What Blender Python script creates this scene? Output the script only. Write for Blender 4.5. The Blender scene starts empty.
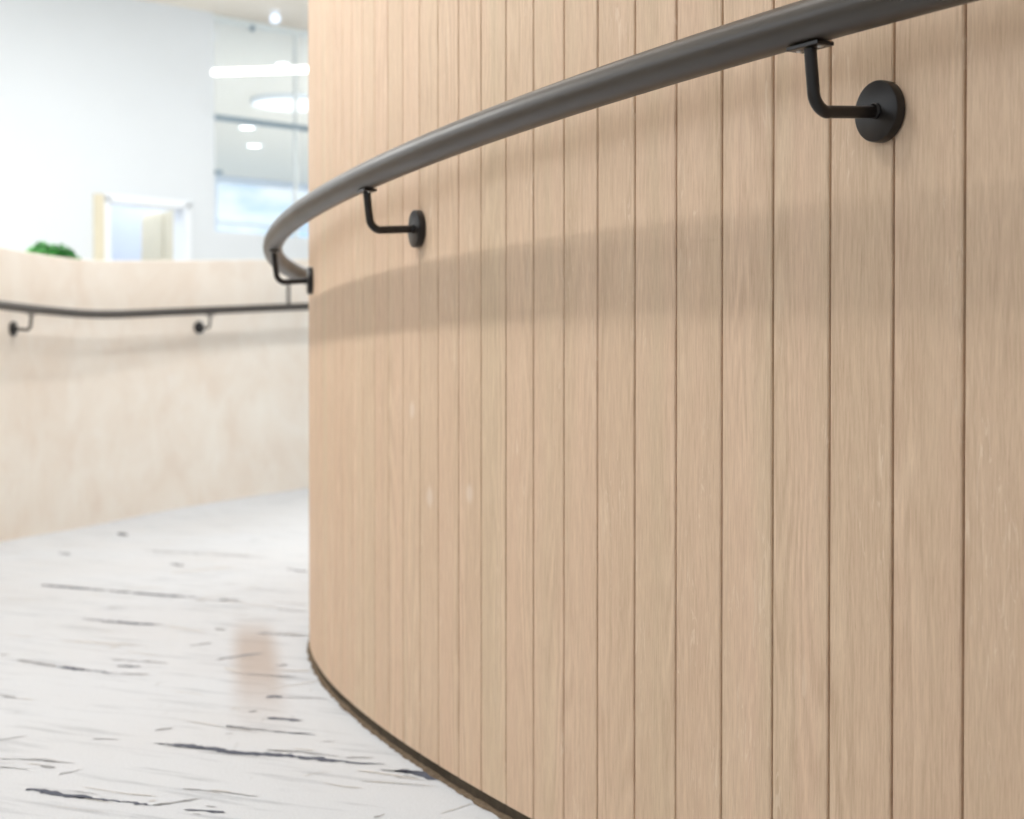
import bpy, bmesh, math, random
from mathutils import Vector, Matrix
random.seed(11)
C = bpy.context.scene.collection
PI = math.pi

# ------------------------------------------------------------------ helpers
def obj(name, bm, mats, parent=None, smooth=False, kind=None):
    me = bpy.data.meshes.new(name)
    bm.normal_update()
    bm.to_mesh(me); bm.free()
    o = bpy.data.objects.new(name, me); C.objects.link(o)
    for m in (mats if isinstance(mats, (list, tuple)) else [mats]):
        me.materials.append(m)
    if smooth:
        for p in me.polygons: p.use_smooth = True
        me.set_sharp_from_angle(angle=math.radians(40))
    if parent: o.parent = parent
    if kind: o['kind'] = kind
    return o

def empty(name, loc, rz=0, label=None, cat=None, group=None, kind=None):
    o = bpy.data.objects.new(name, None); C.objects.link(o)
    o.location = loc; o.rotation_euler = (0, 0, rz); o.empty_display_size = .1
    if label: o['label'] = label
    if cat: o['category'] = cat
    if group: o['group'] = group
    if kind: o['kind'] = kind
    return o

def tag(o, label, cat, group=None):
    o['label'] = label; o['category'] = cat
    if group: o['group'] = group
    return o

def add_box(bm, lo, hi, mi=0, bevel=0):
    v = [bm.verts.new((x, y, z)) for x in (lo[0], hi[0]) for y in (lo[1], hi[1]) for z in (lo[2], hi[2])]
    fs = []
    for q in ((0,1,3,2),(4,6,7,5),(0,4,5,1),(2,3,7,6),(0,2,6,4),(1,5,7,3)):
        f = bm.faces.new([v[i] for i in q]); f.material_index = mi; fs.append(f)
    if bevel:
        es = list({e for f in fs for e in f.edges})
        bmesh.ops.bevel(bm, geom=es, offset=bevel, segments=2, affect='EDGES', profile=.5)

def add_tube(bm, pts, r, n=24, cap=True, radii=None):
    pts = [Vector(p) for p in pts]
    t0 = (pts[1]-pts[0]).normalized()
    up = Vector((0,0,1)) if abs(t0.z) < .9 else Vector((1,0,0))
    side = t0.cross(up).normalized()
    rings = []
    for i, p in enumerate(pts):
        a = pts[max(i-1,0)]; b = pts[min(i+1,len(pts)-1)]
        t = (b-a).normalized()
        side = (side - t*side.dot(t)).normalized()
        w = t.cross(side)
        rr = radii[i] if radii else r
        rings.append([bm.verts.new(p + (side*math.cos(2*PI*k/n)+w*math.sin(2*PI*k/n))*rr) for k in range(n)])
    for a, b in zip(rings, rings[1:]):
        for k in range(n):
            bm.faces.new((a[k], a[(k+1)%n], b[(k+1)%n], b[k]))
    if cap:
        bm.faces.new(rings[0][::-1]); bm.faces.new(rings[-1])

def add_lathe(bm, prof, n=48, M=Matrix.Identity(4)):
    """prof: list of (radius, height) about local Z; closed with caps when radius is 0"""
    rings = []
    for r, h in prof:
        if r < 1e-6: rings.append([bm.verts.new(M @ Vector((0,0,h)))])
        else: rings.append([bm.verts.new(M @ Vector((r*math.cos(2*PI*k/n), r*math.sin(2*PI*k/n), h))) for k in range(n)])
    for a, b in zip(rings, rings[1:]):
        for k in range(n):
            k2 = (k+1) % n
            if len(a) == 1: bm.faces.new((a[0], b[k2], b[k]))
            elif len(b) == 1: bm.faces.new((a[k], a[k2], b[0]))
            else: bm.faces.new((a[k], a[k2], b[k2], b[k]))

# ------------------------------------------------------------------ node helper
class NT:
    def __init__(s, name):
        s.m = bpy.data.materials.new(name); s.m.use_nodes = True
        s.t = s.m.node_tree; s.t.nodes.clear()
        s.out = s.n('ShaderNodeOutputMaterial')
    def n(s, ty, **kw):
        nd = s.t.nodes.new(ty)
        for k, v in kw.items(): setattr(nd, k, v)
        return nd
    def l(s, a, b): s.t.links.new(a, b)
    def _set(s, sock, v):
        if hasattr(v, 'is_linked') or hasattr(v, 'links'): s.l(v, sock)
        else: sock.default_value = v
    def math(s, op, a, b=None, clamp=False):
        nd = s.n('ShaderNodeMath', operation=op, use_clamp=clamp)
        s._set(nd.inputs[0], a)
        if b is not None: s._set(nd.inputs[1], b)
        return nd.outputs[0]
    def mix(s, f, a, b, mode='MIX'):
        nd = s.n('ShaderNodeMix', data_type='RGBA', blend_type=mode)
        s._set(nd.inputs[0], f); s._set(nd.inputs[6], a); s._set(nd.inputs[7], b)
        return nd.outputs[2]
    def noise(s, vec, scale, detail=2, rough=.5, dist=0):
        nd = s.n('ShaderNodeTexNoise'); s.l(vec, nd.inputs['Vector'])
        nd.inputs['Scale'].default_value = scale; nd.inputs['Detail'].default_value = detail
        nd.inputs['Roughness'].default_value = rough; nd.inputs['Distortion'].default_value = dist
        return nd.outputs[0]
    def mapr(s, v, a, b, c=0, d=1, smooth=False):
        nd = s.n('ShaderNodeMapRange', clamp=True)
        if smooth: nd.interpolation_type = 'SMOOTHSTEP'
        s.l(v, nd.inputs[0])
        for i, q in enumerate((a, b, c, d)): nd.inputs[i+1].default_value = q
        return nd.outputs[0]
    def scale(s, vec, sc, loc=(0,0,0), rot=(0,0,0)):
        nd = s.n('ShaderNodeMapping'); s.l(vec, nd.inputs[0])
        nd.inputs['Location'].default_value = loc; nd.inputs['Rotation'].default_value = rot
        nd.inputs['Scale'].default_value = sc
        return nd.outputs[0]
    def objco(s): return s.n('ShaderNodeTexCoord').outputs['Object']
    def bsdf(s, color, rough=.5, spec=.5, metal=0, bump=None, bstr=.2, bdist=.001, emit=None, estr=0):
        b = s.n('ShaderNodeBsdfPrincipled')
        s._set(b.inputs['Base Color'], color if not isinstance(color, tuple) else (*color, 1))
        s._set(b.inputs['Roughness'], rough)
        b.inputs['Specular IOR Level'].default_value = spec
        b.inputs['Metallic'].default_value = metal
        if bump is not None:
            bn = s.n('ShaderNodeBump'); bn.inputs['Strength'].default_value = bstr; bn.inputs['Distance'].default_value = bdist
            s.l(bump, bn.inputs['Height']); s.l(bn.outputs[0], b.inputs['Normal'])
        if emit: b.inputs['Emission Color'].default_value = (*emit, 1); b.inputs['Emission Strength'].default_value = estr
        s.l(b.outputs[0], s.out.inputs[0])
        return s.m

def S(r, g, b):   # sRGB 0-255 -> linear
    f = lambda c: (c/255/12.92) if c/255 <= .04045 else ((c/255+.055)/1.055)**2.4
    return (f(r), f(g), f(b))
def S4(r, g, b): return (*S(r, g, b), 1)

def simple(name, col, rough=.5, spec=.5, metal=0, mott=.04, scale=6):
    t = NT(name); v = t.objco()
    n = t.noise(v, scale, 4, .55)
    k = t.mapr(n, .3, .7, 1-mott, 1+mott)
    c = t.n('ShaderNodeVectorMath', operation='SCALE'); c.inputs[0].default_value = col; t.l(k, c.inputs['Scale'])
    return t.bsdf(c.outputs[0], rough, spec, metal, bump=n, bstr=.03)

def emissive(name, col, strength):
    t = NT(name); e = t.n('ShaderNodeEmission'); e.inputs[0].default_value = (*col, 1); e.inputs[1].default_value = strength
    t.l(e.outputs[0], t.out.inputs[0]); return t.m

# ------------------------------------------------------------------ materials
def wood_mat():
    t = NT('pale_oak_veneer')
    uv = t.n('ShaderNodeUVMap').outputs[0]              # u = metres across the plank, v = height in metres
    pid = t.n('ShaderNodeAttribute', attribute_name='plank').outputs['Fac']
    off = t.n('ShaderNodeCombineXYZ')
    t.l(t.math('MULTIPLY', pid, 3.137), off.inputs[0]); t.l(t.math('MULTIPLY', pid, 1.713), off.inputs[1]); t.l(t.math('MULTIPLY', pid, 5.31), off.inputs[2])
    add = t.n('ShaderNodeVectorMath', operation='ADD'); t.l(uv, add.inputs[0]); t.l(off.outputs[0], add.inputs[1])
    v = add.outputs[0]
    # slow wander of the figure
    wob = t.noise(t.scale(v, (2, 2.6, 1)), 1.6, 2)
    cm = t.n('ShaderNodeCombineXYZ'); t.l(t.math('MULTIPLY', t.math('SUBTRACT', wob, .5), .035), cm.inputs[0])
    v2n = t.n('ShaderNodeVectorMath', operation='ADD'); t.l(v, v2n.inputs[0]); t.l(cm.outputs[0], v2n.inputs[1]); v2 = v2n.outputs[0]
    fine = t.noise(t.scale(v, (430, 26, 1)), 1.0, 4, .65)         # pores
    mid = t.noise(t.scale(v2, (85, 3.4, 1)), 1.0, 3, .6)          # fibre bands
    broad = t.noise(t.scale(v2, (17, .8, 1)), 1.0, 2)             # wide tone
    fig = t.noise(t.scale(v2, (13, 1.15, 1)), 1.0, 1.5, .4)
    rings = t.math('SINE', t.math('MULTIPLY', fig, 95.0))         # cathedral contour lines
    rings = t.math('MULTIPLY', rings, t.mapr(t.noise(t.scale(v, (9, .9, 1)), 1.3, 1), .45, .62))
    fleck = t.mapr(t.noise(t.scale(v2, (100, 15, 1)), 1.0, 3, .7, 1.5), .59, .66)
    fleck = t.math('MULTIPLY', fleck, t.mapr(t.noise(t.scale(v, (14, 3.2, 1)), 1.0, 1), .52, .62))
    # per plank random tone
    wn = t.n('ShaderNodeTexWhiteNoise', noise_dimensions='1D'); t.l(pid, wn.inputs['W'])
    base = t.mix(wn.outputs['Value'], S4(213, 186, 159), S4(209, 186, 158))
    base = t.mix(t.mapr(broad, .34, .66), base, S4(214, 185, 159))
    k = t.math('ADD', t.math('MULTIPLY', t.math('SUBTRACT', mid, .5), .22), t.math('MULTIPLY', t.math('SUBTRACT', fine, .5), .62))
    k = t.math('ADD', k, t.math('MULTIPLY', rings, .075))
    k = t.math('ADD', k, t.math('MULTIPLY', t.math('SUBTRACT', wn.outputs['Value'], .5), .045))
    k = t.math('ADD', k, t.math('MULTIPLY', t.math('SUBTRACT', broad, .5), .12))
    pore = t.mapr(t.noise(t.scale(v2, (640, 42, 1)), 1.0, 3, .7), .58, .68)
    pore = t.math('MULTIPLY', pore, t.mapr(t.noise(t.scale(v, (30, 2, 1)), 1.0, 2), .35, .6, .25, 1))
    k = t.math('ADD', k, t.math('MULTIPLY', pore, -.13))
    k = t.math('ADD', k, 1.012)
    kv = t.n('ShaderNodeCombineXYZ'); km = t.math('SUBTRACT', k, 1.0)
    for i_, g_ in enumerate((.82, 1.02, 1.15)): t.l(t.math('ADD', t.math('MULTIPLY', km, g_), 1.0), kv.inputs[i_])
    sc = t.n('ShaderNodeVectorMath', operation='MULTIPLY'); t.l(base, sc.inputs[0]); t.l(kv.outputs[0], sc.inputs[1])
    col = t.mix(t.math('MULTIPLY', fleck, .6), sc.outputs[0], S4(232, 212, 190))
    # old filler dabs on three boards
    co = t.objco(); sep = t.n('ShaderNodeSeparateXYZ'); t.l(co, sep.inputs[0])
    for (x, y, z, rx) in DABS:
        d = t.n('ShaderNodeVectorMath', operation='DISTANCE'); t.l(co, d.inputs[0]); d.inputs[1].default_value = (x, y, z)
        col = t.mix(t.mapr(d.outputs['Value'], rx*1.25, rx*.4, 0, .36, True), col, S4(236, 224, 214))
    bump = t.math('ADD', fine, t.math('MULTIPLY', mid, .6))
    return t.bsdf(col, .58, .2, bump=bump, bstr=.25, bdist=.0006)

def carpet_mat():
    t = NT('white_loop_carpet'); v = t.objco()
    r = t.scale(v, (1, 1, 1), rot=(0, 0, math.radians(28)))
    a = t.noise(t.scale(r, (2.5, 18, 1)), 1.4, 4, .6)
    b = t.noise(t.scale(v, (1, 1, 1)), 260, 3, .7)
    c = t.noise(t.scale(v, (30, 5, 1), rot=(0, 0, math.radians(-40))), 1.5, 4, .65)
    big = t.noise(v, 1.3, 2)
    col = t.mix(t.mapr(a, .30, .46), S4(178, 184, 191), S4(207, 212, 218))
    col = t.mix(t.math('MULTIPLY', t.mapr(c, .64, .74), .6), col, S4(176, 178, 180))
    col = t.mix(t.mapr(big, .35, .65, 0, .35), col, S4(203, 204, 206))
    k = t.mapr(b, .3, .7, .90, 1.07)
    sc = t.n('ShaderNodeVectorMath', operation='SCALE'); t.l(col, sc.inputs[0]); t.l(k, sc.inputs['Scale'])
    col = sc.outputs[0]
    # brownish patch beside the curved wall
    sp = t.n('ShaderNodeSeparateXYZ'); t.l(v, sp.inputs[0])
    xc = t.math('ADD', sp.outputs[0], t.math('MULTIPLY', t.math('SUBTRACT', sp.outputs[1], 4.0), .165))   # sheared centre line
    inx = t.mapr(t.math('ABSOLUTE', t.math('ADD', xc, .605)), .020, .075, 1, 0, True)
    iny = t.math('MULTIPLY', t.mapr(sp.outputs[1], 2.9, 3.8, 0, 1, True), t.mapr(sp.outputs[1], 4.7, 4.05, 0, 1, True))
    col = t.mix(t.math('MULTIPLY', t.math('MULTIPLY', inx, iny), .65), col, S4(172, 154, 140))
    return t.bsdf(col, .95, .1, bump=b, bstr=.6, bdist=.002)

def yarn(name, c):
    t = NT(name); v = t.objco(); n = t.noise(v, 300, 3, .7)
    k = t.mapr(n, .3, .7, .7, 1.35)
    sc = t.n('ShaderNodeVectorMath', operation='SCALE'); sc.inputs[0].default_value = c; t.l(k, sc.inputs['Scale'])
    return t.bsdf(sc.outputs[0], .95, .1)

def stone_mat():
    t = NT('beige_limed_plaster'); v = t.objco()
    a = t.noise(t.scale(v, (2.2, 2.2, 1.6)), 1.6, 5, .6, .6)
    b = t.noise(t.scale(v, (7, 7, 4.5)), 1.2, 4, .6)
    col = t.mix(t.mapr(a, .32, .68), S4(223, 212, 199), S4(231, 226, 217))
    col = t.mix(t.mapr(b, .55, .75, 0, .5), col, S4(216, 202, 188))
    col = t.mix(t.mapr(b, .42, .25, 0, .4), col, S4(234, 231, 225))
    return t.bsdf(col, .6, .35, bump=b, bstr=.05)

def metal_mat():
    t = NT('dark_powder_coated_steel'); v = t.objco()
    n = t.noise(v, 900, 2, .6)
    m = t.noise(v, 8, 2, .5)
    col = t.mix(t.mapr(m, .3, .7), S4(46, 39, 33), S4(52, 45, 38))
    return t.bsdf(col, t.mapr(m, .3, .7, .36, .40), .62, 0, bump=n, bstr=.06, bdist=.0004)

def glass_mat(name, tint):
    t = NT(name); g = t.n('ShaderNodeBsdfGlossy'); g.inputs[1].default_value = .02
    tr = t.n('ShaderNodeBsdfTransparent'); tr.inputs[0].default_value = (*tint, 1)
    f = t.n('ShaderNodeFresnel'); f.inputs[0].default_value = 1.45
    mx = t.n('ShaderNodeMixShader'); t.l(f.outputs[0], mx.inputs[0]); t.l(tr.outputs[0], mx.inputs[1]); t.l(g.outputs[0], mx.inputs[2])
    t.l(mx.outputs[0], t.out.inputs[0]); return t.m

# ------------------------------------------------------------------ curved panelled wall: plan curve
W = .0925                                   # board pitch (m)
X0, Y0, H0 = 4.5455*W, 17.1338*W, 2.1317
K0, K1, K2 = -.0181, .0097, -.0425
SUB = 4; IMIN, IMAX = -16, 62
def kappa(s):
    if s < 0: return K0
    if s > 30: s = 30
    return K0 + K1*s/10 + K2*s*s/1000
def build_curve():
    h = .25
    pts = {0: (X0, Y0, H0)}
    x, y, th = X0, Y0, H0
    for i in range(1, IMAX*SUB+1):
        s = (i-1)/SUB; th2 = th + kappa(s+h/2)*h
        x += (math.cos(th)+math.cos(th2))/2*h*W; y += (math.sin(th)+math.sin(th2))/2*h*W; th = th2; pts[i] = (x, y, th)
    x, y, th = X0, Y0, H0
    for i in range(-1, IMIN*SUB-1, -1):
        th2 = th - kappa(-.1)*h
        x -= (math.cos(th)+math.cos(th2))/2*h*W; y -= (math.sin(th)+math.sin(th2))/2*h*W; th = th2; pts[i] = (x, y, th)
    return pts
CV = build_curve()
def P(s, off=0, z=0):
    """point at board coordinate s, offset off metres out of the wall"""
    q = s*SUB; i = math.floor(q); i = max(IMIN*SUB, min(IMAX*SUB-1, i)); f = q-i
    a, b = CV[i], CV[i+1]
    x, y, th = (a[k]*(1-f)+b[k]*f for k in range(3))
    return Vector((x + NS*math.sin(th)*off, y - NS*math.cos(th)*off, z))
NS = 1
a = P(5, 0); b = P(5, .1)
if b.length > a.length: NS = -1
def TH(s):
    q = s*SUB; i = max(IMIN*SUB, min(IMAX*SUB-1, math.floor(q))); f = q-i
    return CV[i][2]*(1-f)+CV[i+1][2]*f

CAMZ = .606
DABS = [(*P(14.45, 0)[:2], CAMZ-.028, .016), (*P(13.45, 0)[:2], CAMZ-.165, .018), (*P(11.5, 0)[:2], CAMZ-.15, .016)]
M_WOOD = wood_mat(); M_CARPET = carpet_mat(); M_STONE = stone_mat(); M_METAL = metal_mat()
M_BRACKET = simple('near_black_powder_coat', S(26, 22, 20), .33, .4, mott=.05, scale=9)
M_YARN = [yarn('slate_yarn', S(92, 96, 108)), yarn('grey_yarn', S(150, 152, 156)), yarn('faint_yarn', S(196, 193, 188))]
M_WHITE = simple('white_painted_plaster', S(224, 229, 233), .7, .3, mott=.01, scale=2)
M_CEIL = simple('warm_white_ceiling', S(238, 232, 222), .8, .2, mott=.01)
M_CREAM = simple('cream_laminate', S(222, 214, 190), .5, .4, mott=.03)
M_CASING = simple('white_gloss_casing', S(238, 242, 246), .35, .5, mott=.01)
M_BLUEW = simple('cool_white_door', S(222, 230, 242), .4, .5, mott=.01)
M_ALU = simple('blue_grey_aluminium', S(140, 158, 170), .4, .5, mott=.03)
M_PLINTH = simple('dark_brown_plinth', S(84, 74, 62), .8, .2, mott=.25, scale=40)
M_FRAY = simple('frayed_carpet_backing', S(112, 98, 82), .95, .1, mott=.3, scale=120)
M_GLASS = glass_mat('clear_glass', (.97, .99, 1.0))
M_SCREW = simple('bright_screw_steel', S(190, 188, 184), .3, .5, metal=.8, mott=.02)
M_LEAF = simple('fern_green', S(96, 178, 96), .5, .4, mott=.3, scale=20)
M_LEAF2 = simple('deep_green', S(44, 122, 52), .5, .4, mott=.25, scale=20)
M_POT = simple('grey_planter', S(120, 120, 118), .6, .4)
M_SOIL = simple('potting_soil', S(60, 45, 35), .95, .1, mott=.3, scale=60)
M_LAMP = emissive('lamp_glow', (1.0, .99, .96), 3)
M_SPOT = emissive('downlight_glow', (1.0, .99, .98), 5)
def day_mat():
    t = NT('daylit_window_glass'); v = t.objco()
    n = t.noise(t.scale(v, (.8, .8, 2.2)), 1.1, 3, .5)
    c = t.mix(t.mapr(n, .4, .62), (.52, .74, .95, 1), (.86, .94, 1, 1))
    e = t.n('ShaderNodeEmission'); t.l(c, e.inputs[0]); e.inputs[1].default_value = 1.0
    t.l(e.outputs[0], t.out.inputs[0]); return t.m
M_DAY = day_mat()
M_HALLF = simple('pale_hall_floor', S(226, 222, 217), .5, .4)

# ------------------------------------------------------------------ the curved wall of vertical boards
WALL_Z0, WALL_Z1 = .022, 3.6
def boards():
    bm = bmesh.new()
    uvl = bm.loops.layers.uv.new('UVMap'); pl = bm.faces.layers.float.new('plank')
    g = .0019; ch = .0013; dep = .007      # half groove, chamfer, depth
    zs = (WALL_Z0, WALL_Z1)
    prev = None
    for i in range(IMIN, IMAX):
        A = P(i); B = P(i+1); t = (B-A).normalized(); n = (P(i+.5, 1)-P(i+.5)).normalized()
        L = (B-A).length
        prof = [(0, -dep), (g, -dep), (g, -ch), (g+ch, 0), (L-g-ch, 0), (L-g, -ch), (L-g, -dep), (L, -dep)]
        ring = [[bm.verts.new(A + t*u + n*d + Vector((0, 0, z))) for (u, d) in prof] for z in zs]
        for k in range(len(prof)-1):
            f = bm.faces.new((ring[0][k], ring[0][k+1], ring[1][k+1], ring[1][k]))
            f[pl] = float(i+40)
            for lp in f.loops:
                v = lp.vert.co; u = (v-A).dot(t)
                lp[uvl].uv = (u, v.z)
        # underside of the board
        back = [bm.verts.new(A + n*-.03 + Vector((0,0,zs[0]))), bm.verts.new(B + n*-.03 + Vector((0,0,zs[0])))]
        f = bm.faces.new([back[0], back[1]] + [ring[0][k] for k in range(len(prof)-1, -1, -1)]); f[pl] = float(i+40)
    return bm
bm = boards()
wall = obj('wall_right', bm, M_WOOD, kind='structure')
# make sure faces look outwards (not essential for rendering)

# recessed plinth and frayed carpet edge below the boards
bm = bmesh.new()
prev = None
for q in range(IMIN*2, IMAX*2+1):
    a = P(q/2, -.006, -.01); b = P(q/2, -.006, .024); c = P(q/2, -.03, .024)
    row = [bm.verts.new(v) for v in (a, b, c)]
    if prev:
        for k in range(2): bm.faces.new((prev[k], row[k], row[k+1], prev[k+1]))
    prev = row
obj('baseboard_right', bm, M_PLINTH, kind='structure')
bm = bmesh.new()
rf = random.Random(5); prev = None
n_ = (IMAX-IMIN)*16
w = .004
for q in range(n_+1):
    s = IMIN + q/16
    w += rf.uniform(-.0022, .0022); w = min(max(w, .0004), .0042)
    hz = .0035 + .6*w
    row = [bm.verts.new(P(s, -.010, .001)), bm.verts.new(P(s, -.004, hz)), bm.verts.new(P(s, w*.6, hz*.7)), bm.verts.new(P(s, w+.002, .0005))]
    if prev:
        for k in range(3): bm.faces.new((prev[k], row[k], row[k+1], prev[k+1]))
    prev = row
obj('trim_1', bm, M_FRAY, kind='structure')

# ------------------------------------------------------------------ floor with its ramp
def ramp(x, y):
    t = .5*x + .866*y - 5.65
    k = .25
    if t <= -k: return 0
    if t >= k: return t*.070
    return .070*(t+k)**2/(4*k)

# outer low wall plan curve (inner face)
OW = [(-2.45,-2.5),(-2.42,0),(-2.36,2.2),(-2.27,4.2),(-2.19,5.6),(-2.08,6.9),(-1.925,7.6),(-1.68,8.13),(-1.42,8.50),(-1.08,8.92),(-.55,9.55),(.25,10.35),(1.3,11.1),(2.6,11.7)]
def catmull(pts, n):
    out = []
    for i in range(len(pts)-1):
        p0 = pts[max(i-1,0)]; p1 = pts[i]; p2 = pts[i+1]; p3 = pts[min(i+2,len(pts)-1)]
        for k in range(n):
            t = k/n
            out.append(tuple(.5*((2*p1[j])+(-p0[j]+p2[j])*t+(2*p0[j]-5*p1[j]+4*p2[j]-p3[j])*t*t+(-p0[j]+3*p1[j]-3*p2[j]+p3[j])*t**3) for j in range(2)))
    out.append(pts[-1]); return out
OWC = catmull(OW, 10)
def ow_off(off):
    res = []
    for i in range(len(OWC)):
        a = OWC[max(i-1,0)]; b = OWC[min(i+1,len(OWC)-1)]
        dx, dy = b[0]-a[0], b[1]-a[1]; L = math.hypot(dx, dy)
        res.append((OWC[i][0]+dy/L*off, OWC[i][1]-dx/L*off))
    return res
def outside(x, y, m):
    """further out than m behind the low wall's face"""
    best = 1e9; sgn = 0
    for i in range(0, len(OWC)-1):
        a, b = OWC[i], OWC[i+1]
        dx, dy = b[0]-a[0], b[1]-a[1]; L2 = dx*dx+dy*dy
        t = max(0, min(1, ((x-a[0])*dx+(y-a[1])*dy)/L2))
        px, py = a[0]+dx*t, a[1]+dy*t
        d = math.hypot(x-px, y-py)
        if d < best: best = d; sgn = dx*(y-a[1])-dy*(x-a[0])
    return sgn > 0 and best > m
bm = bmesh.new(); gs = .1; grid = {}
for ix in range(-26, 56):
    for iy in range(-25, 118):
        cx, cy = (ix+.5)*gs, (iy+.5)*gs
        if outside(cx, cy, .07): continue
        vs = []
        for (a_, b_) in ((ix,iy),(ix+1,iy),(ix+1,iy+1),(ix,iy+1)):
            if (a_, b_) not in grid: grid[(a_, b_)] = bm.verts.new((a_*gs, b_*gs, ramp(a_*gs, b_*gs)))
            vs.append(grid[(a_, b_)])
        bm.faces.new(vs)
# woven streaks in the carpet: jagged strips lying in the pile
STREAKS = [
([(-0.619,2.930),(-0.575,2.918),(-0.528,2.893),(-0.450,2.845),(-0.395,2.837),(-0.323,2.806),(-0.247,2.768),(-0.207,2.768)],0.0283,0),
([(-0.742,2.593),(-0.689,2.560),(-0.612,2.522),(-0.562,2.504),(-0.528,2.486)],0.0249,0),
([(-0.528,2.486),(-0.498,2.504),(-0.462,2.535)],0.0122,1),
([(-0.477,2.462),(-0.445,2.456),(-0.414,2.444)],0.0187,0),
([(-0.734,2.969),(-0.686,2.960)],0.0205,1),
([(-0.640,3.039),(-0.613,3.066)],0.0145,1),
([(-0.521,3.085),(-0.457,3.048),(-0.398,3.021),(-0.346,3.004)],0.0143,0),
([(-0.504,2.593),(-0.442,2.573),(-0.380,2.541)],0.0103,1),
([(-0.848,2.806),(-0.779,2.798),(-0.712,2.768)],0.0151,1),
([(-0.830,2.746),(-0.775,2.724)],0.0145,1),
([(-0.765,2.753),(-0.737,2.738)],0.0146,1),
([(-0.720,2.688),(-0.690,2.731)],0.0114,1),
([(-1.121,3.850),(-1.002,3.751)],0.0202,1),
([(-1.002,3.751),(-0.941,3.711),(-0.888,3.684),(-0.850,3.658)],0.0319,0),
([(-0.850,3.658),(-0.778,3.645)],0.0155,1),
([(-0.908,3.850),(-0.816,3.821),(-0.767,3.793)],0.0227,1),
([(-0.877,3.765),(-0.821,3.751)],0.0219,0),
([(-1.487,5.357),(-1.274,5.221),(-1.107,5.117),(-0.925,5.017)],0.0458,0),
([(-0.861,4.969),(-0.799,4.969)],0.0479,0),
([(-1.153,4.550),(-1.045,4.490),(-0.987,4.451),(-0.909,4.432)],0.0343,0),
([(-1.144,4.806),(-1.082,4.792)],0.0358,1),
([(-0.641,4.284),(-0.516,4.231)],0.0282,1),
([(-0.672,3.850),(-0.627,3.909),(-0.578,3.954)],0.0237,1),
([(-0.524,3.765),(-0.501,3.779)],0.0331,0),
([(-0.574,3.658),(-0.510,3.632),(-0.459,3.619)],0.0205,1),
([(-0.490,3.380),(-0.471,3.380),(-0.454,3.375)],0.0355,0),
([(-0.454,3.375),(-0.360,3.358)],0.0106,1),
([(-0.455,3.161),(-0.413,3.142),(-0.386,3.132)],0.0215,0),
([(-0.510,3.012),(-0.494,3.012)],0.0211,1),
([(-0.657,4.761),(-0.573,4.696)],0.0347,1),
([(-0.504,3.697),(-0.434,3.697)],0.0159,2),
([(-0.502,3.221),(-0.484,3.231)],0.0242,1),
([(-0.188,2.717),(-0.148,2.705),(-0.127,2.660),(-0.112,2.646)],0.0279,0),
([(-0.212,2.724),(-0.147,2.702)],0.0114,1),
([(-0.102,2.438),(-0.056,2.504)],0.0071,2),
([(-0.197,2.415),(-0.183,2.438)],0.0137,1),
([(-0.418,2.877),(-0.361,2.861),(-0.286,2.821)],0.0126,1),
([(-0.276,2.814),(-0.229,2.814)],0.0184,1),
([(-1.701,7.351),(-1.636,7.196)],0.1232,0),
([(-1.076,6.975),(-1.030,6.999)],0.0948,0),
([(-1.205,6.017),(-1.156,5.947)],0.0695,0),
([(-1.716,6.431),(-1.646,6.351)],0.0793,0),
([(-1.432,6.554),(-1.197,6.391),(-0.898,6.274)],0.0478,1),
([(-0.778,5.845),(-0.697,5.747)],0.0652,0),
([(-2.080,7.299),(-2.015,7.247)],0.0822,0),
([(-1.840,8.179),(-1.723,8.196)],0.0781,1),
([(-1.152,5.715),(-1.068,5.812),(-0.953,5.947)],0.0395,2),
([(-1.028,3.403),(-0.978,3.358)],0.0266,1),
([(-0.974,3.358),(-0.940,3.347)],0.0218,2),
([(-1.105,4.146),(-0.867,4.063)],0.0157,2),
([(-0.928,4.969),(-0.895,4.945)],0.0382,1),
([(-0.765,4.357),(-0.731,4.338)],0.0294,1),
([(-0.771,4.063),(-0.727,4.112)],0.0195,1),
([(-1.184,3.924),(-1.157,3.924)],0.0239,1),
([(-0.333,2.943),(-0.307,2.943)],0.0135,1),
([(-0.633,3.738),(-0.589,3.671)],0.0107,2),

]
rs = random.Random(3)
def strip(pts, w, tone, seg=.008):
    # resample
    P2 = [Vector((*p, 0)) for p in pts]
    L = [0]
    for a, b in zip(P2, P2[1:]): L.append(L[-1]+(b-a).length)
    n = max(4, int(L[-1]/seg)); prev = None
    j = 0; wv = w*.6
    for i in range(n+1):
        d = L[-1]*i/n
        while j < len(L)-2 and d > L[j+1]: j += 1
        f = (d-L[j])/max(1e-6, L[j+1]-L[j]); p = P2[j].lerp(P2[j+1], f)
        t = (P2[min(j+1, len(P2)-1)]-P2[j]).normalized(); nn = Vector((-t.y, t.x, 0))
        e = min(1, i/(n*.05)+.3, (n-i)/(n*.2)+.08)
        wv += rs.uniform(-.4, .4)*w; wv = min(max(wv, .25*w), w)
        c = p + nn*rs.uniform(-.18, .18)*w
        a_ = c+nn*wv*.5*e; b_ = c-nn*wv*.5*e
        row = (bm.verts.new((a_.x, a_.y, ramp(a_.x, a_.y)+.0008)), bm.verts.new((b_.x, b_.y, ramp(b_.x, b_.y)+.0008)))
        if prev:
            fc = bm.faces.new((prev[0], prev[1], row[1], row[0])); fc.material_index = 1+tone
        prev = row
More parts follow.
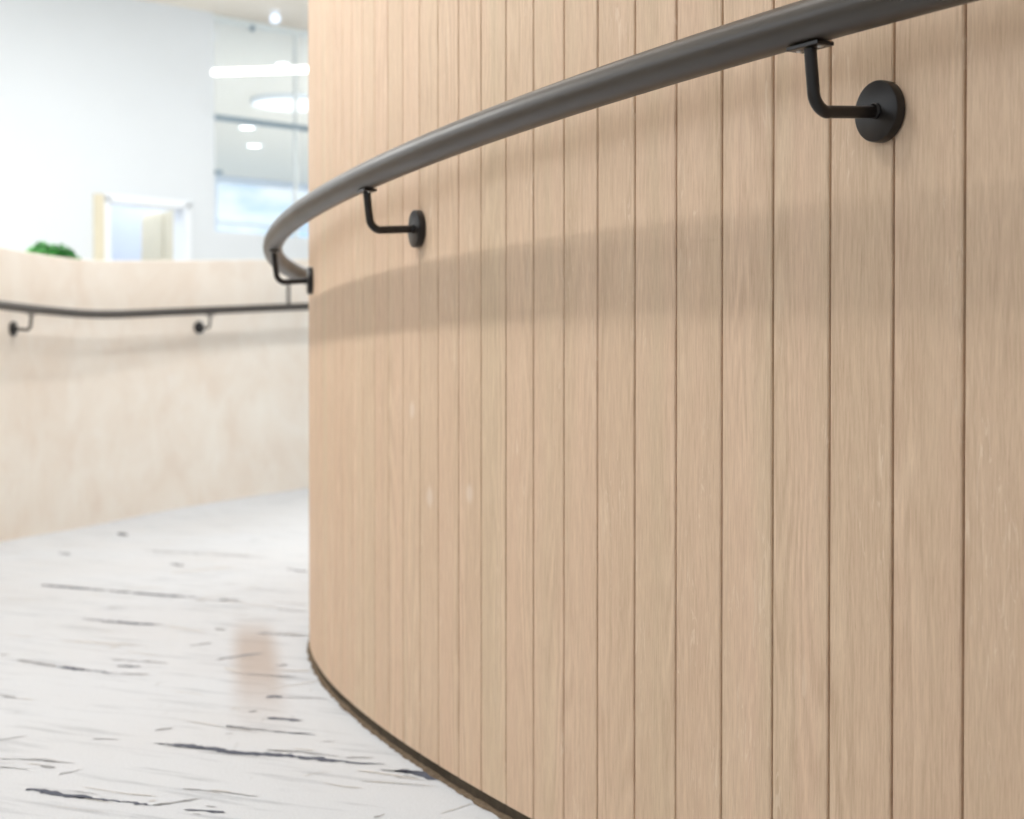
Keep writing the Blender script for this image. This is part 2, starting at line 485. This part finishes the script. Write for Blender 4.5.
for pts, w, tone in STREAKS:
    w = min(max(w*.85, .004), .036)
    strip(pts, w, tone)
    if tone < 2 and len(pts) > 2:      # loose strands beside the heavy ones
        a, b = Vector(pts[0]), Vector(pts[-1]); d = (b-a)
        for _ in range(2):
            f = rs.uniform(0, .6); g_ = f+rs.uniform(.15, .4); o_ = Vector((-d.y, d.x)).normalized()*rs.uniform(-.035, .035)
            strip([tuple(a+d*f+o_), tuple(a+d*min(1.1, g_)+o_)], .005, 1 if tone == 0 else 2)
def near_known(x, y):
    return any(math.hypot(x-p[0], y-p[1]) < .12 for pts, w, t in STREAKS for p in pts)
cnt = 0
while cnt < 1300:
    x, y = rs.uniform(-2.3, 5.4), rs.uniform(-2.4, 11.5)
    if outside(x, y, -.1): continue
    vis = -2.0 < x < .2 and 2.2 < y < 9
    r = rs.random()
    tone = 0 if (r < .22 and not vis) else (1 if r < (.5 if not vis else .14) else 2)
    if near_known(x, y) and tone < 2: continue
    ang = math.radians(rs.gauss(-29, 5)) if rs.random() < .78 else math.radians(rs.gauss(45, 8))
    L_ = rs.uniform(.04, .34)*(1 if tone else 1.3)*(.5 if vis else 1)
    d = Vector((math.cos(ang), math.sin(ang)))*L_
    strip([(x, y), (x+d.x*.5, y+d.y*.5+rs.uniform(-.01, .01)), (x+d.x, y+d.y)], rs.uniform(.004, .011)*(1.5 if tone == 0 else 1), tone, .02)
    cnt += 1
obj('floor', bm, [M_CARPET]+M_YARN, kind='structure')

# wall behind the camera
bm = bmesh.new(); add_box(bm, (-2.2, -2.75, -.04), (9, -2.6, 3.6)); obj('wall_front', bm, M_WHITE, kind='structure')
# hall floor beyond the ramp
bm = bmesh.new(); add_box(bm, (-9, -3, -.12), (9, 26, -.04))
obj('floor_hall', bm, M_HALLF, kind='structure')

# ------------------------------------------------------------------ outer low wall
bm = bmesh.new()
inn, out = ow_off(0), ow_off(-.14)
prev = None
for (a, b) in zip(inn, out):
    zf = ramp(*a); zt = zf+1.2
    row = [bm.verts.new(v) for v in ((a[0], a[1], zf-.06), (a[0], a[1], zt-.004), (a[0]+(b[0]-a[0])*.03, a[1]+(b[1]-a[1])*.03, zt), (b[0], b[1], zt), (b[0], b[1], -.05))]
    if prev:
        for k in range(4): bm.faces.new((prev[k], prev[k+1], row[k+1], row[k]))
    else: bm.faces.new(row)
    prev = row
bm.faces.new(prev[::-1])
obj('wall_left', bm, M_STONE, kind='structure', smooth=True)

# ------------------------------------------------------------------ handrails
RZ, DZ, ROFF, RR = CAMZ+.3543, CAMZ+.2765, .0845, .0217
def drop(s):               # the rail falls gently away from the camera
    return .00058*s + (2.24e-5*min(s, 45)**2 if s > 0 else 0)
def rdrop(s): return .00058*s + (.8e-5*min(s, 45)**2 if s > 0 else 0)
def rail_off(s): return .0962 - .00048*max(s, -4)
def ubeam(bm, c, t, n, L, Wd, H, bev=.0008):
    """small flat bar centred at c, long along t, wide along n"""
    M = Matrix((( *t, 0), (*n, 0), (0, 0, 1, 0), (0, 0, 0, 1))).transposed(); M.translation = c
    b2 = bmesh.new(); add_box(b2, (-L/2, -Wd/2, -H/2), (L/2, Wd/2, H/2), bevel=bev)
    b2.transform(M); me = bpy.data.meshes.new('tmp'); b2.to_mesh(me); b2.free(); bm.from_mesh(me); bpy.data.meshes.remove(me)

def bracket(parent, base, n, t, dz, rz, o2=.0850, dr_=.0050):
    """base: point on wall (z ignored), n out of wall, t along the wall; dz, rz heights of disc and rail centre"""
    n = Vector((n.x, n.y, 0)).normalized(); t = Vector((t.x, t.y, 0)).normalized()
    B = Vector((base.x, base.y, 0))
    up = Vector((0, 0, 1))
    # arm: horizontal, bend, nearly vertical stem
    r = .0062; R = .020
    o1 = o2-.0045
    pts = [B+n*.004+up*dz, B+n*.02+up*(dz-dr_*.25), B+n*.04+up*(dz-dr_*.5), B+n*(o1-R)+up*(dz-dr_*.85)]
    for k in range(1, 9):
        a_ = PI/2*k/9
        pts.append(B + n*(o1-R+R*math.sin(a_)) + up*(dz-dr_+R-R*math.cos(a_)))
    pts.append(B+n*o1+up*(dz+R-dr_)); pts.append(B+n*(o1*.6+o2*.4)+up*(dz+.030)); pts.append(B+n*o2+up*(rz-RR-.0005))
    bm = bmesh.new(); add_tube(bm, pts, r, 20)
    arm = obj('bracket', bm, M_BRACKET, parent, smooth=True)
    # mounting disc against the wall
    M = Matrix(((*t, 0), (*up, 0), (*n, 0), (0, 0, 0, 1))).transposed(); M.translation = B+up*dz
    bm = bmesh.new(); add_lathe(bm, [(0, .0008), (.0296, .0008), (.0302, .0015), (.0302, .0105), (.0296, .0118), (.0285, .0122), (0, .0122)], 56, M)
    bmesh.ops.recalc_face_normals(bm, faces=bm.faces)
    obj('mounting_disc', bm, M_BRACKET, arm, smooth=True)
    bm = bmesh.new(); add_lathe(bm, [(.0062, .0122), (.0080, .0124), (.0080, .0140), (.0066, .0155)], 32, M)
    obj('collar', bm, M_BRACKET, arm, smooth=True)
    # saddle plate under the rail
    bm = bmesh.new(); c = B+n*o2+up*(rz-RR-.0012); ubeam(bm, c-up*.0008, t, n, .045, .021, .0042)
    sad = obj('saddle_plate', bm, M_BRACKET, arm)
    for s in (-1, 1):
        Ms = Matrix.Translation(c+t*s*.0148-up*.0030)
        bm = bmesh.new(); add_lathe(bm, [(0, -.0012), (.0022, -.0012), (.0034, 0), (.0034, .0008), (0, .0008)], 20, Ms)
        bmesh.ops.recalc_face_normals(bm, faces=bm.faces)
        obj('screw', bm, M_SCREW, sad, smooth=True)
    return arm

hr = empty('handrail', (0, 0, 0), label='large dark grey round handrail sweeping along the curved oak wall', cat='handrail')
bm = bmesh.new()
add_tube(bm, [P(s/2, rail_off(s/2), RZ-rdrop(s/2)) for s in range(-20, 2*44+1)], RR, 40)
obj('rail', bm, M_METAL, hr, smooth=True)
for s in (1.13, 13.95, 25.3, 38):
    if s < 0: continue
    b = P(s); n = P(s, 1)-b; t = P(s+.1)-P(s-.1)
    bracket(hr, b, n, t, DZ-drop(s), RZ-rdrop(s), rail_off(s), .0068 if s < 5 else .0045)

# outer rail follows the ramp
ohr = empty('handrail', (0, 0, 0), label='thin dark handrail fixed along the low beige wall in the background', cat='handrail')
ro = ow_off(.083)
bm = bmesh.new()
add_tube(bm, [(x, y, ramp(x, y)+.953) for (x, y) in ro[:-1]], .0190, 24)
obj('rail', bm, M_METAL, ohr, smooth=True)
def ow_at(y):
    for i in range(len(OWC)-1):
        if OWC[i][1] <= y <= OWC[i+1][1]:
            a, b = OWC[i], OWC[i+1]; f = (y-a[1])/(b[1]-a[1])
            t = Vector((b[0]-a[0], b[1]-a[1], 0)).normalized()
            return Vector((a[0]+(b[0]-a[0])*f, y, 0)), t
for y in (3.85, 5.4, 7.02, 8.345, 9.62):
    b, t = ow_at(y); n = Vector((t.y, -t.x, 0)); h = ramp(b.x, b.y)
    bracket(ohr, b, n, t, h+.8710, h+.953)
# upright rod on the far rail
b, t = ow_at(8.765); n = Vector((t.y, -t.x, 0)); q = b+n*.083; zr = ramp(b.x, b.y)+.953
bm = bmesh.new(); add_tube(bm, [q+Vector((0,0,zr)), q+Vector((0,0,zr+.07)), q+Vector((0,0,zr+.145))], .0080, 14)
obj('upright_rod', bm, M_BRACKET, ohr, smooth=True)

# ------------------------------------------------------------------ background hall: angled white wall
O = Vector((-3.69, 12.24, 0)); D = Vector((.746, .666, 0)).normalized(); N = Vector((D.y, -D.x, 0))   # N towards the camera
CZ = 3.6
BW = Matrix(((*D, 0), (*(-N), 0), (0, 0, 1, 0), (0, 0, 0, 1))).transposed(); BW.translation = O      # local: x along wall, y into the wall, z up
def boxes(name, lst, mat, parent=None, kind=None, bevel=0, smooth=False):
    bm = bmesh.new()
    for lo, hi in lst: add_box(bm, lo, hi, bevel=bevel)
    bm.transform(BW)
    return obj(name, bm, mat, parent, kind=kind)
DX0, DX1, DZT = .845, 1.545, 2.085          # door opening
GX0, GX1, GZ0, GZT = 1.80, 5.0, 1.875, CZ   # glazed opening
boxes('wall_back', [((-7, 0, -.04), (DX0, .15, CZ)), ((DX0, 0, DZT), (DX1, .15, CZ)), ((DX1, 0, -.04), (GX0, .15, CZ)),
                    ((GX0, 0, -.04), (GX1, .15, GZ0)), ((GX1, 0, -.04), (8, .15, CZ))], M_WHITE, kind='structure')
bm = bmesh.new(); add_box(bm, (-9, -3, CZ), (12, 26, CZ+.1)); obj('ceiling', bm, M_CEIL, kind='structure')
# doorway: casing, cream jamb, door leaf standing open, cream cupboards beyond
dr = empty('door_1', BW @ Vector((DX0, 0, -.04)), kind='structure')
def bp(name, lst, mat, par, bevel=0):
    o = boxes(name, lst, mat, None, bevel=bevel); o.parent = par; o.matrix_parent_inverse = Matrix.Translation(par.location).inverted()
    return o
bp('casing', [((DX0-.02, -.025, -.04), (DX0+.035, .16, DZT)), ((DX1-.02, -.025, -.04), (DX1+.03, .16, DZT)), ((DX0-.02, -.025, DZT-.045), (DX1+.03, .16, DZT+.02))], M_CASING, dr)
bp('jamb_panel', [((DX0-.095, -.03, -.04), (DX0-.021, .0, DZT+.01))], M_CREAM, dr)
boxes('wall_2', [((DX0-.4, 1.5, -.04), (1.78, 1.58, CZ)), ((1.70, .15, -.04), (1.78, 1.5, CZ)), ((DX0-.5, .15, -.04), (DX0-.4, 1.5, CZ))], M_BLUEW, kind='structure')
cb = empty('tall_cupboard', BW @ Vector((1.64, .45, -.04)), label='cream tall cupboard seen through the background doorway', cat='cupboard')
bp('carcass', [((1.62, .165, -.04), (1.695, .80, 2.06))], M_CREAM, cb)
bp('door', [((1.598, .17, .04), (1.618, .43, 2.04))], M_CREAM, cb, .003)
bp('door', [((1.598, .445, .04), (1.618, .795, 2.04))], M_CREAM, cb, .003)

# interior glazing: frame, transom, post, pane
wn = empty('window_1', BW @ Vector((GX0, 0, GZ0)), kind='structure')
bp('window_frame', [((GX0, .03, GZ0), (GX0+.02, .09, CZ)), ((GX0, .03, CZ-.045), (GX1, .09, CZ-.005)), ((2.592, .03, GZ0), (2.612, .06, CZ-.045)), ((GX0, .03, GZ0), (GX1, .09, GZ0+.012))], simple('pale_grey_frame', S(232, 238, 238), .4, .5, mott=.01), wn)
bp('transom', [((GX0+.02, .02, 2.775), (GX1, .10, 2.81))], M_ALU, wn)
bp('glass_clip', [((GX0+.02, .0, 2.335), (GX0+.075, .03, 2.37))], M_ALU, wn)
bp('glass_clip', [((2.155, .0, CZ-.09), (2.18, .03, CZ-.045))], M_ALU, wn)
bp('pane', [((GX0+.02, .058, GZ0+.012), (GX1, .064, CZ-.045))], M_GLASS, wn)

# room behind the glazing
boxes('wall_3', [((1.70, 1.6, -.04), (1.78, 8.5, CZ))], M_WHITE, kind='structure')
boxes('wall_4', [((9.0, .15, -.04), (9.1, 8.62, CZ))], M_WHITE, kind='structure')
wz = empty('window_2', BW @ Vector((3, 8.6, 0)), kind='structure')
bp('window_frame', [((1.3, 8.55, 2.93), (9, 8.62, 2.97)), ((1.3, 8.55, -.04), (9, 8.62, .1)), ((1.3, 8.55, 3.50), (9, 8.62, 3.6))] + [((x, 8.55, .1), (x+.05, 8.62, 3.5)) for x in (1.3, 3.1, 4.1, 5.1, 6.1, 7.1)], M_BLUEW, wz)
bp('pane', [((1.3, 8.60, .1), (9, 8.61, 3.5))], M_DAY, wz)

# lights in view
ll = empty('linear_pendant_light', (-1.9, 12.85, 3.03), label='slim glowing linear light bar hanging before the background glazing', cat='light')
bm = bmesh.new(); add_tube(bm, [(-.37, .05, 0), (-.36, .05, 0), (0, 0, .004), (.40, -.05, .006), (.41, -.05, .006)], .024, 16, radii=[.016, .024, .024, .024, .016])
obj('diffuser', bm, M_LAMP, ll, smooth=True)
for x, y in ((-.3, .04), (.34, -.045)):
    bm = bmesh.new(); add_tube(bm, [(x, y, .02), (x, y, CZ-3.03)], .0012, 6); obj('suspension_wire', bm, M_CASING, ll)

def downlight(x, y, label, r=.06, group=None):
    e = empty('downlight', (x, y, CZ), label=label, cat='downlight', group=group)
    bm = bmesh.new(); add_lathe(bm, [(r*1.25, 0), (r*1.25, -.006), (r, -.010), (r*.95, -.004)], 28)
    obj('trim_ring', bm, M_CASING, e, smooth=True)
    bm = bmesh.new(); add_lathe(bm, [(r*.96, -.005), (0, -.005)], 28)
    obj('lens', bm, M_SPOT, e)
    return e
def ceil_xy(px, py):     # a spot on the ceiling plane given by bearing and rise
    Y = (CZ-CAMZ)*1700/(393-py); return ((px-512)/1700*Y, Y)
for (px, py, lb, r) in ((283, 65, 'round downlight just above the linear light bar', .06), (248, 128, 'round downlight beside the dark window transom', .085), (255, 146, 'round downlight lowest in view below the dark transom', .085)):
    downlight(*ceil_xy(px, py), lb, r)
x, y = ceil_xy(293, 101)  # emissive disc added to imitate a soft reflected glow, no real lamp
e = empty('added_glow_disc', (x, y, CZ), label='wide round disc added to imitate a reflected glow behind the background glazing', cat='light')
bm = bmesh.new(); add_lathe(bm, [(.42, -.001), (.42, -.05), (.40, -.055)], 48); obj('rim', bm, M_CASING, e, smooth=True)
bm = bmesh.new(); add_lathe(bm, [(.40, -.05), (.3, -.06), (0, -.065)], 48); obj('diffuser', bm, emissive('reflected_glow', (1, .99, .98), 1.5), e, smooth=True)
# small spotlight on the ceiling near the glazing
y = 13.35; x = (276-512)/1700*y
e = empty('ceiling_spotlight', (x, y, CZ), label='small clear glass spotlight fixed under the ceiling near the glazing', cat='spotlight')
bm = bmesh.new(); add_lathe(bm, [(0, 0), (.035, 0), (.035, -.02), (.012, -.03), (.012, -.06), (0, -.06)], 24); obj('mount', bm, M_CASING, e, smooth=True)
bm = bmesh.new(); add_lathe(bm, [(.010, -.032), (.03, -.040), (.04, -.06), (.035, -.085), (.018, -.098), (0, -.10)], 24); obj('bulb', bm, emissive('cool_bulb', (.75, .85, 1), 1.6), e, smooth=True)

# ------------------------------------------------------------------ plants behind the low wall
def plant(name, x, y, zrim, rx, hgt, nlf, label, seed, lean):
    rp = random.Random(seed)
    e = empty(name, (x, y, -.04), label=label, cat='plant')
    H = zrim+.04
    bm = bmesh.new(); add_lathe(bm, [(0, 0), (.10, 0), (.15, H-.02), (.152, H), (.14, H), (.138, H-.03), (0, H-.03)], 32); obj('planter', bm, M_POT, e, smooth=True)
    bm = bmesh.new(); add_lathe(bm, [(.137, H-.028), (.07, H-.018), (0, H-.015)], 24); obj('soil', bm, M_SOIL, e, smooth=True)
    bm = bmesh.new()
    for i in range(nlf):
        az = rp.uniform(0, 2*PI); reach = rx*rp.uniform(.35, 1.0); top = hgt*rp.uniform(.55, 1.0)*(1-.45*(reach/rx)**2)
        top *= 1 - lean*math.cos(az)*reach/rx
        d = Vector((math.cos(az), math.sin(az)*.7, 0)); mi = rp.random() < .5+.3*math.cos(az)
        pts = []
        for k in range(7):
            u = k/6; pts.append(d*reach*u + Vector((0, 0, H-.02 + top*math.sin(u*PI*.62)/math.sin(PI*.5))))
        sd = Vector((-d.y, d.x, 0)).normalized()
        # frond: midrib strip with paired leaflets
        for k in range(1, 7):
            p = pts[k]; t = (pts[k]-pts[k-1]).normalized()
            for s in (-1, 1):
                L = .055*(1-.5*k/6)*rp.uniform(.8, 1.2); dirv = (sd*s*.85+t*.55).normalized(); wv = t*.013
                tip = p+dirv*L+Vector((0, 0, -.012)); mid = p+dirv*L*.5+Vector((0, 0, .006))
                vs = [bm.verts.new(v) for v in (p-wv*.3, mid-wv*.7, tip, mid+wv*.7, p+wv*.3)]
                f = bm.faces.new(vs); f.material_index = int(mi)
        for a_, b_ in zip(pts, pts[1:]):
            vs = [bm.verts.new(v) for v in (a_-sd*.002, a_+sd*.002, b_+sd*.002, b_-sd*.002)]
            f = bm.faces.new(vs); f.material_index = 1
    obj('foliage', bm, [M_LEAF, M_LEAF2], e)
plant('potted_fern', -2.15, 8.0, 1.17, .15, .16, 110, 'bright green bushy fern peeking over the low beige wall', 4, .25)
plant('potted_plant', -1.27, 10.1, 1.27, .07, .13, 16, 'few small green leaf tips beside the handrail bend', 9, 0)

# ------------------------------------------------------------------ light
world = bpy.data.worlds.new('world'); bpy.context.scene.world = world; world.use_nodes = True
bg = world.node_tree.nodes['Background']; bg.inputs[0].default_value = (.86, .93, 1.0, 1); bg.inputs[1].default_value = 1.95

def spot(x, y, z, aim, power, size=95, r=.036, col=(1, .985, .965), blend=.8):
    l = bpy.data.lights.new('ceiling_spot', 'SPOT'); l.energy = power; l.spot_size = math.radians(size); l.spot_blend = blend
    l.shadow_soft_size = r; l.color = col
    o = bpy.data.objects.new('ceiling_spot', l); C.objects.link(o); o.location = (x, y, z)
    o.rotation_euler = (Vector(aim)-Vector((x, y, z))).to_track_quat('-Z', 'Y').to_euler(); return o
# downlights in a row above the corridor, parallel to each rail
ROW = (CZ-.03-RZ)/2.06 + ROFF
for s, pw in ((12, 66), (17, 80), (22, 82), (27, 50), (32, 24)):
    q = P(s, ROW); b = P(s)
    spot(q.x, q.y, CZ-.03, (b.x*.85+q.x*.15, b.y*.85+q.y*.15, .1), pw, size=84)
for x, y in ((-1.15, 6.6), (-.3, 7.5)):
    b, t = ow_at(y+.35)
    spot(x, y, CZ-.03, (b.x*.9+x*.1, b.y, .35), 105)
# soft fill areas added under the ceiling for brightness, no real fixtures
def area(x, y, z, sx, sy, power, col=(1, .98, .95), rot=(0, 0, 0)):
    l = bpy.data.lights.new('added_fill', 'AREA'); l.shape = 'RECTANGLE'; l.size = sx; l.size_y = sy; l.energy = power; l.color = col
    o = bpy.data.objects.new('added_fill', l); C.objects.link(o); o.location = (x, y, z); o.rotation_euler = rot; return o
area(-4.4, 8.6, CZ-.02, 2.4, 3.4, 100, (.97, .99, 1))
area(-.9, 6.3, CZ-.02, 1.6, 1.6, 25, (1, .98, .95))
area(-1.5, 10.7, CZ-.02, 1.8, 1.8, 52, (.97, .99, 1))
area(.4, -1.2, CZ-.02, 1.4, 1.4, 20)
area(-.2, 17.5, CZ-.02, 1.6, 5.0, 300, (.93, .97, 1))
q = BW @ Vector((1.2, .9, CZ-.1)); area(q.x, q.y, q.z, .6, .6, 24)

# ------------------------------------------------------------------ camera
cam = bpy.data.cameras.new('camera'); co = bpy.data.objects.new('camera', cam); C.objects.link(co)
co.location = (0, 0, CAMZ); co.rotation_euler = (math.radians(90-.9), 0, 0)
cam.sensor_width = 36; cam.lens = 1700/1024*36
cam.shift_y = 10.2/1024
cam.dof.use_dof = True; cam.dof.focus_distance = 1.85; cam.dof.aperture_fstop = 6.8
bpy.context.scene.camera = co
vs = bpy.context.scene.view_settings
vs.view_transform = 'Standard'; vs.look = 'None'; vs.exposure = .20; vs.gamma = 1
try: vs.use_curve_mapping = False
except Exception: pass
bpy.context.scene.cycles.use_denoising = True
